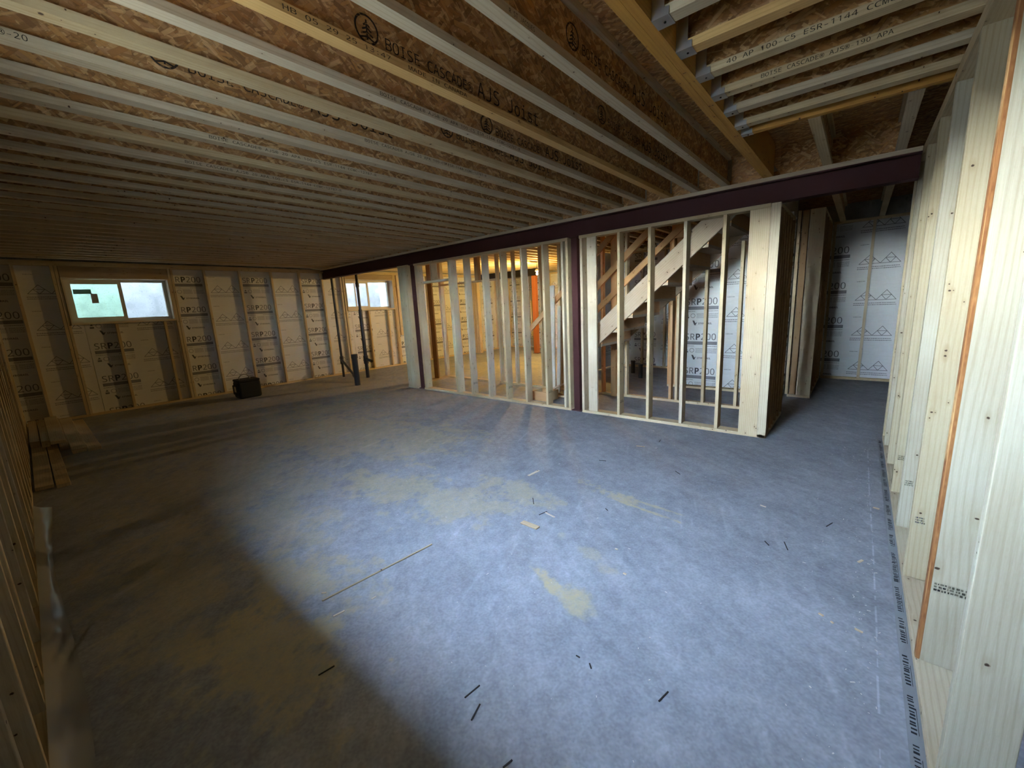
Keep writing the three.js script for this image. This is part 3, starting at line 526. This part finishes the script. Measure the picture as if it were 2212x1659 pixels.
{ // right wall: 2x6 studs seen edge on, one with a bark edge
  const t = thing('stud_partition', 'bright pale stud wall filling the right edge, one stud with bark', 'stud wall', [0.37, 0, 3]), u0 = 0.304, u1 = 0.444;
  board(t, 'bottom_plate', M.spruce[1], u0, u1, 0.002, 0.04, -0.1, 5.78, 0.004); board(t, 'top_plate', M.spruce[2], u0, u1, 2.68, 2.717, -0.2, 5.79); board(t, 'top_plate', M.spruce[2], u0, u1, 2.718, 2.755, -0.2, 5.79);
  const vs = [0.31, 0.94, 1.572, 2.2, 2.87, 3.5, 4.12, 4.8, 5.37, 5.73]; let k = 0;
  for (const v of vs) {
    const mat = M.dimmedStud[[0, 1, 0, 0, 1, 0, 1, 1, 0, 1][k]];
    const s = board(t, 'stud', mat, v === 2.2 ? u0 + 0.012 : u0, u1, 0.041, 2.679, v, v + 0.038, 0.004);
    if (v === 2.2) { const b = board(s, 'bark_edge', M.bark, u0, u0 + 0.018, 0.041, 2.679, v - 0.001, v + 0.034, 0.006); }
    if (k >= 3 && k < 7) printOn(s, stampMat[k % 3], P(u0 + (k === 3 ? 0.075 : 0.035), k === 3 ? 0.395 : 0.5 - 0.03 * k, v - 0.0006), DU, DY, k === 3 ? 0.11 : 0.04, 0.045, 'grade_stamp');
    k++;
  }
}
{ // sill gasket under the right wall plate
  const m = printMat(2048, 64, (c, w, h) => { const r = mulberry(88); c.globalAlpha = 0.9; let x = 4; while (x < w - 60) { const L = 120 + r() * 60; for (let q = x; q < x + L; q += 9 + r() * 8) c.fillRect(q, 12 + r() * 8, 4 + r() * 4, 34 - r() * 8); c.fillRect(x, 52, L * 0.7, 3); x += L + 40 + r() * 30; } }, '#22262e');
  const s = tagged(new THREE.Mesh(rawBox(0.262, 0.318, 0.0003, 0.0035, 0.2, 5.7), std({ color: col(0.3, 0.31, 0.33), roughness: 0.8 })), 'sill_gasket', 'grey foam sill gasket with dark print along the right wall', 'gasket');
  const p = new THREE.Mesh(new THREE.PlaneGeometry(5.4, 0.036), m); p.name = 'printed_lettering'; p.quaternion.setFromRotationMatrix(new THREE.Matrix4().makeBasis(DV, new THREE.Vector3(-1, 0, 0), DY)); p.position.copy(P(0.282, 0.004, 2.95)); s.add(p);
  m.map.repeat.set(2, 1);
}
{ // hall
  const t = thing('stud_post', 'pale built-up post standing in the hall before the far wall', 'post', [-0.65, 0, 7.55]);
  board(t, 'bottom_plate', M.spruce[1], -0.76, -0.47, 0, 0.038, 7.5, 7.64); board(t, 'stud', M.spruce[3], -0.645, -0.47, 0.039, 2.745, 7.51, 7.55, 0.003);
  board(t, 'stud', M.brownWood, -0.735, -0.66, 0.039, 2.745, 7.53, 7.63); board(t, 'stud', M.spruce[2], -0.79, -0.752, 0.039, 2.745, 7.5, 7.6);
  const s = thing('stud_partition', 'dark side wall of studs running back along the hall', 'stud wall', [-0.52, 0, 8.5]);
  board(s, 'bottom_plate', M.spruce[2], -0.57, -0.475, 0, 0.038, 7.65, 9.4); board(s, 'top_plate', M.spruce[2], -0.57, -0.475, 2.712, 2.75, 7.65, 9.4);
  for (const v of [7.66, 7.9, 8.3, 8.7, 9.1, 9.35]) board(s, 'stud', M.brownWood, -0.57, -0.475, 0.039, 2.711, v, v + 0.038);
  const p = thing('white_pipe', 'white plastic pipe upright beside the hall post', 'pipe', [-0.86, 0, 7.46]);
  tubePart(p, 'tube', M.pvc, [P(-0.865, 0, 7.46), P(-0.865, 2.74, 7.46)], 0.027, 20); tubePart(p, 'coupling', M.pvc, [P(-0.865, 2.4, 7.46), P(-0.865, 2.5, 7.46)], 0.036, 20);
}
console.log('partitions ready');

// ======================================================================= staircase
{
  const t = thing('staircase', 'rough wooden staircase rising to the right behind the stud partition', 'staircase', [-2.2, 0, 5.8]);
  const yTop = (u) => 0.866 * u + 3.76, ang = Math.atan(0.866), ht = 0.235, drop = ht / 2 / Math.cos(ang);
  for (const [v, m] of [[5.305, M.greyWood], [6.322, M.greyWood]]) slopedBoard(t, 'stringer', m, P(-3.16, yTop(-3.16) - drop, v), P(-1.0, yTop(-1.0) - drop, v), 0.038, ht, 0.003);
  for (let k = 5; k <= 14; k++) {
    const y = 0.2 * k, u = (y + 0.12 - 3.76) / 0.866; if (u < -3.15 || u > -1.1) continue;
    board(t, 'tread', M.greyWood, u - 0.03, u + 0.25, y - 0.038, y, 5.325, 6.302, 0.003); board(t, 'riser', M.orangeWood[1], u + 0.231, u + 0.25, y - 0.002, y + 0.162, 5.325, 6.302);
  }
  board(t, 'post', M.brownWood, -3.15, -3.06, 0, 0.82, 5.287, 5.324); board(t, 'post', M.orangeWood[1], -3.15, -3.06, 0, 0.82, 6.303, 6.341);
  // guard framing on the far side, lamp glow put into its orange colour
  slopedBoard(t, 'guard_rail', M.orangeWood[1], P(-4.83, 1.13, 6.275), P(-3.02, 2.7, 6.275), 0.038, 0.089, 0.003);
  slopedBoard(t, 'guard_rail', M.orangeWood[0], P(-3.75, 1.52, 6.26), P(-2.46, 2.63, 6.26), 0.06, 0.1, 0.003);
  slopedBoard(t, 'guard_rail', M.orangeWood[0], P(-3.75, 1.16, 6.275), P(-1.93, 2.68, 6.275), 0.038, 0.089, 0.003);
  board(t, 'guard_panel', M.orangeWood[0], -2.16, -2.0, 2.45, 2.745, 6.3, 6.34);
}
// ======================================================================= plumbing
function pipeThing(label, u, v, build) { const t = thing('drain_pipe', label, 'pipe', [u, 0, v]); build(t); }
pipeThing('tall thin black drain pipe left of the far slider window', -10.2, 5.21, (t) => {
  tubePart(t, 'riser', M.abs, [P(-10.2, 0, 5.21), P(-10.2, 2.5, 5.21)], 0.03); tubePart(t, 'fitting', M.abs, [P(-10.2, 0.34, 5.21), P(-10.2, 0.54, 5.21)], 0.045); tubePart(t, 'arm', M.abs, [P(-10.2, 0.46, 5.2), P(-9.2, 0.12, 4.98)], 0.03); tubePart(t, 'fitting', M.abs, [P(-9.28, 0.14, 5.0), P(-9.1, 0.08, 4.96)], 0.045);
});
pipeThing('short thick black drain stub standing on the slab', -8.65, 4.72, (t) => { tubePart(t, 'riser', M.abs, [P(-8.65, 0, 4.72), P(-8.65, 0.7, 4.72)], 0.062, 20); tubePart(t, 'fitting', M.abs, [P(-8.65, 0.62, 4.72), P(-8.65, 0.71, 4.72)], 0.072, 20); });
pipeThing('tall black drain pipe crossing in front of the far slider window', -9.42, 5.44, (t) => {
  tubePart(t, 'riser', M.abs, [P(-9.42, 0, 5.44), P(-9.42, 1.7, 5.44)], 0.045, 18); tubePart(t, 'riser', M.abs, [P(-9.42, 1.7, 5.44), P(-9.42, 2.74, 5.44)], 0.033, 18); tubePart(t, 'fitting', M.abs, [P(-9.42, 0.36, 5.44), P(-9.42, 0.56, 5.44)], 0.06, 18); tubePart(t, 'fitting', M.abs, [P(-9.42, 2.24, 5.44), P(-9.42, 2.34, 5.44)], 0.045, 18); tubePart(t, 'arm', M.abs, [P(-9.42, 0.48, 5.44), P(-9.16, 0.43, 5.44)], 0.035);
});
pipeThing('left of two black pipe stubs under the stairs', -3.76, 8.6, (t) => { tubePart(t, 'riser', M.abs, [P(-3.76, 0, 8.6), P(-3.76, 0.27, 8.6)], 0.045, 18); tubePart(t, 'cap', M.abs, [P(-3.76, 0.25, 8.6), P(-3.76, 0.28, 8.6)], 0.05, 18); });
pipeThing('right of two black pipe stubs under the stairs', -3.38, 8.1, (t) => { tubePart(t, 'riser', M.abs, [P(-3.38, 0, 8.1), P(-3.38, 0.28, 8.1)], 0.045, 18); tubePart(t, 'cap', M.abs, [P(-3.38, 0.26, 8.1), P(-3.38, 0.29, 8.1)], 0.05, 18); });

// ======================================================================= loose things
{ // black tool bag by the window wall
  const t = thing('tool_bag', 'black soft tool bag with white tag by the foam wall', 'bag', [-9.7, 0, 2.82]);
  const black = std({ color: col(0.008, 0.008, 0.01), roughness: 0.8 });
  const b = meshOf(t, 'body', [new RoundedBoxGeometry(0.34, 0.36, 0.42, 4, 0.05).translate(-9.68, 0.18, -2.83)], black);
  meshOf(t, 'flap', [new RoundedBoxGeometry(0.36, 0.05, 0.4, 3, 0.02).translate(-9.68, 0.365, -2.83)], black);
  meshOf(t, 'side_pocket', [new RoundedBoxGeometry(0.2, 0.2, 0.05, 3, 0.02).translate(-9.64, 0.19, -2.6)], black);
  meshOf(t, 'tag', [rawBox(-9.6, -9.52, 0.16, 0.27, 2.568, 2.573)], std({ color: col(0.6, 0.58, 0.52) }));
  const arc = new THREE.TorusGeometry(0.1, 0.012, 8, 20, Math.PI); arc.rotateY(Math.PI / 2); arc.translate(-9.68, 0.385, -2.8); meshOf(t, 'handle', [arc], std({ color: col(0.32, 0.3, 0.27) }));
}
{ // lumber pile along the left wall
  const L = (label, u0, u1, y0, y1, v0, v1, m, yaw = 0) => { const t = thing('lumber_board', label, 'board', [(u0 + u1) / 2, y0, (v0 + v1) / 2], 'lumber piled in the left corner'); const b = board(t, 'plank', m, u0, u1, y0, y1, v0, v1, 0.004); t.rotation.y = yaw; };
  L('longest floor board sticking out of the lumber pile against the wall', -9.3, -6.2, 0.001, 0.039, -0.19, -0.06, M.spruce[1]);
  L('short floor board beside the wall in front of the lumber pile', -8.9, -6.12, 0.001, 0.039, -0.05, 0.05, M.spruce[0], 0.004);
  L('lowest wide board at the room side of the lumber pile', -10.2, -7.6, 0.001, 0.039, 0.29, 0.42, M.spruce[3]);
  L('second lowest board of the lumber pile', -10.3, -7.65, 0.001, 0.039, 0.15, 0.285, M.spruce[0]);
  L('board lying on the lower boards in the middle of the lumber pile', -10.3, -7.7, 0.04, 0.078, 0.15, 0.29, M.spruce[3]);
  L('low filler board inside the lumber pile', -10.3, -8.0, 0.001, 0.115, 0.06, 0.145, M.greyWood);
  L('topmost board of the lumber pile in its middle', -10.3, -7.95, 0.116, 0.154, -0.01, 0.13, M.spruce[1]);
  L('square timber in the lumber pile nearest the wall', -10.3, -8.35, 0.04, 0.128, -0.19, -0.1, M.spruce[0]);
  L('square timber beside the topmost board of the pile', -10.3, -8.25, 0.04, 0.128, -0.09, -0.012, M.spruce[3]);
}
{ // loose boards in the rear rooms
  const lean = (label, m, A, B, th, ht) => { const t = thing('loose_board', label, 'board', [(A.x + B.x) / 2, 0, -(A.z + B.z) / 2]); slopedBoard(t, 'plank', m, A, B, th, ht, 0.003); };
  lean('bluish white painted board leaning upright in the rear room', M.board, P(-4.2, 0.01, 6.1), P(-4.215, 1.92, 6.18), 0.1, 0.03);
  lean('narrow pale board leaning beside the bluish board', M.board, P(-4.08, 0.01, 6.1), P(-4.085, 1.56, 6.2), 0.07, 0.03);
  lean('short offcut lying slanted at the foot of the leaning boards', M.greyWood, P(-4.3, 0.02, 5.98), P(-3.6, 0.34, 5.98), 0.1, 0.03);
  lean('pale offcut lying flat below the leaning boards', M.spruce[0], P(-4.1, 0.019, 5.86), P(-3.3, 0.019, 5.88), 0.09, 0.034);
  const bx = thing('wood_crate', 'low wooden box open at the top behind the partition studs', 'crate', [-4.0, 0, 5.6]);
  board(bx, 'side', M.orangeWood[1], -4.18, -3.84, 0, 0.16, 5.42, 5.44); board(bx, 'side', M.orangeWood[1], -4.18, -3.84, 0, 0.16, 5.7, 5.72); board(bx, 'side', M.spruce[2], -4.18, -4.16, 0, 0.16, 5.441, 5.699); board(bx, 'side', M.spruce[2], -3.86, -3.84, 0, 0.16, 5.441, 5.699); board(bx, 'bottom', M.spruce[2], -4.159, -3.861, 0, 0.015, 5.441, 5.699);
}
{ // furnace room: leaning sheet, bulb on a porcelain holder
  const post = thing('stud_post', 'yellow lit built-up corner post in the furnace room', 'post', [-10.4, 0, 10.6]);
  for (const [a, b] of [[-10.55, -10.47], [-10.45, -10.37], [-10.35, -10.29]]) board(post, 'stud', pick(M.spruce), a, b, 0, 2.54, 10.45, 10.58);
  const sh = thing('board_offcut', 'pale upright board beside the orange lit column', 'board', [-8.5, 0, 11.3]); board(sh, 'plank', M.spruce[3], -8.62, -8.42, 0.55, 1.75, 11.3, 11.32); board(sh, 'prop', M.brownWood, -8.55, -8.5, 0, 0.55, 11.3, 11.34);
  const lamp = thing('ceiling_bulb', 'bare glowing bulb hanging by the rear steel column', 'lamp', [-6.9, 2.35, 9.4]);
  const prof = [[0, -0.06], [0.02, -0.055], [0.032, -0.03], [0.03, 0], [0.016, 0.035], [0.014, 0.05]].map(([x, y]) => new THREE.Vector2(x, y));
  const bulb = new THREE.LatheGeometry(prof, 20); bulb.translate(-6.9, 2.46, -9.4);
  meshOf(lamp, 'bulb', [bulb], std({ color: col(1, 0.8, 0.5), emissive: col(1, 0.72, 0.36), emissiveIntensity: 6 }));
  const holder = new THREE.CylinderGeometry(0.03, 0.055, 0.06, 20); holder.translate(-6.9, 2.54, -9.4); meshOf(lamp, 'holder', [holder], M.pvc);
  tubePart(lamp, 'cord', M.abs, [P(-6.9, 2.57, 9.4), P(-6.9, SUB, 9.4)], 0.006, 8);
  const pl = new THREE.PointLight(col(1, 0.66, 0.2), 21); pl.position.copy(P(-6.9, 2.455, 9.4)); pl.castShadow = true; pl.shadow.radius = 1.5; scene.add(pl);
}
// debris on the slab
{
  const sliver = std({ color: col(0.03, 0.026, 0.024), roughness: 0.7 }), pale = [std({ map: woodA, color: col(0.95, 0.92, 0.85) }), std({ map: woodB, color: col(1, 1, 1) })];
  const stick = (name, label, cat, group, mat, a, b, w, h) => { const A = P(a[0], h / 2 + 0.0005, a[1]), B = P(b[0], h / 2 + 0.0005, b[1]), t = thing(name, label, cat, [(a[0] + b[0]) / 2, 0, (a[1] + b[1]) / 2], group); slopedBoard(t, 'shaft', mat, A, B, w, h, Math.min(w, h) * 0.3); };
  stick('wood_lath', 'long thin wooden lath lying on the slab left of centre', 'stick', null, std({ map: woodB, color: col(0.72, 0.68, 0.55) }), [-2.21, 0.83], [-2.14, 1.57], 0.012, 0.008);
  const dk = [[[-1.13, 0.92], [-1.12, 1.0]], [[-1.04, 0.87], [-1.06, 0.94]], [[-0.49, 1.39], [-0.475, 1.455]], [[-0.83, 0.82], [-0.82, 0.86]], [[-1.74, 0.59], [-1.73, 0.66]], [[-1.98, 2.52], [-1.91, 2.44]], [[-1.77, 2.32], [-1.75, 2.4]], [[-1.4, 2.7], [-1.37, 2.68]], [[-1.2, 3.71], [-1.14, 3.66]], [[-1.62, 4.43], [-1.63, 4.5]], [[-0.35, 2.89], [-0.32, 2.85]], [[-0.25, 2.95], [-0.22, 2.86]], [[-0.05, 3.32], [-0.02, 3.4]], [[-0.87, 1.38], [-0.85, 1.38]], [[-0.8, 1.38], [-0.78, 1.36]], [[-1.92, 3.57], [-1.85, 3.59]]];
  for (const [a, b] of dk) stick('dark_sliver', 'thin dark sliver lying on the concrete slab', 'debris', 'dark slivers scattered on the slab', sliver, a, b, 0.006, 0.004);
  const chip = [[[-1.78, 4.17], [-1.69, 4.19], 0.014], [[-2.29, 2.86], [-2.28, 3.02], 0.028], [[-1.75, 2.38], [-1.65, 2.36], 0.012], [[-0.03, 2.33], [-0.01, 2.32], 0.012], [[0.02, 2.3], [0.03, 2.29], 0.01], [[0.12, 2.95], [0.14, 2.99], 0.014], [[0.2, 3.82], [0.235, 3.81], 0.02], [[-0.46, 3.41], [-0.42, 3.4], 0.01], [[-2.28, 0.86], [-2.26, 0.88], 0.008], [[-2.04, 0.81], [-2.03, 0.87], 0.012], [[-1.99, 1.01], [-1.99, 1.04], 0.006], [[0.11, 2.31], [0.14, 2.3], 0.012], [[-1.1, 2.25], [-1.08, 2.25], 0.012], [[-0.95, 2.05], [-0.93, 2.05], 0.012]];
  for (const [a, b, w] of chip) stick('wood_chip', 'small pale wood chip lying on the concrete slab', 'debris', 'pale chips scattered on the slab', pick(pale), a, b, w, 0.005);
  stick('wood_scrap', 'flat tan wood scrap lying near the middle of the slab', 'debris', null, std({ map: woodA, color: col(0.8, 0.72, 0.62) }), [-1.81, 2.16], [-1.66, 2.16], 0.045, 0.01);
  // fine crumbs nobody could count
  const r = mulberry(404), n = 420, im = new THREE.InstancedMesh(new THREE.BoxGeometry(1, 1, 1), std({ color: col(0.8, 0.78, 0.72) }), n), m4 = new THREE.Matrix4(), q4 = new THREE.Quaternion();
  for (let i = 0; i < n; i++) {
    const near = r() < 0.45, u = near ? 0.2 - r() * r() * 0.5 : -0.2 - r() * 3.2, v = near ? 1.3 + r() * 4 : 1 + r() * 3.8, s = 0.002 + r() * r() * r() * 0.009;
    q4.setFromAxisAngle(DY, r() * 6.3); m4.compose(P(Math.min(u, 0.25), 0.0015, v), q4, new THREE.Vector3(s * (1 + r() * 2), 0.002, s * 0.6)); im.setMatrixAt(i, m4);
  }
  tagged(im, 'sawdust_crumbs', 'fine pale crumbs sprinkled over the slab', 'debris', null, 'stuff');
}
{ // clear plastic sheet folded along the foot of the left wall
  const nu = 60, nv = 10, g = new THREE.PlaneGeometry(1, 1, nu, nv), p = g.attributes.position;
  for (let i = 0; i < p.count; i++) {
    const a = p.getX(i) + 0.5, b = p.getY(i) + 0.5, u = -1.3 - a * 4.2, w = 0.09 + 0.02 * Math.sin(u * 1.9), v = -0.206 + b * w;
    const y = 0.004 + 0.06 * Math.pow(1 - b, 2.2) + 0.012 * noise(u * 7, b * 3) + 0.02 * Math.exp(-Math.pow((u + 2.95) / 0.18, 2)) * (0.5 + 0.5 * Math.sin(b * 11 + u * 30));
    p.setXYZ(i, u, y, -v);
  }
  g.computeVertexNormals();
  tagged(new THREE.Mesh(g, new THREE.MeshPhysicalMaterial({ color: col(0.6, 0.62, 0.64), transmission: 0.45, thickness: 0, roughness: 0.22, side: THREE.DoubleSide })), 'plastic_sheet', 'clear plastic sheet bunched along the foot of the left wall', 'plastic sheet');
}
renderer.render(scene, camera);
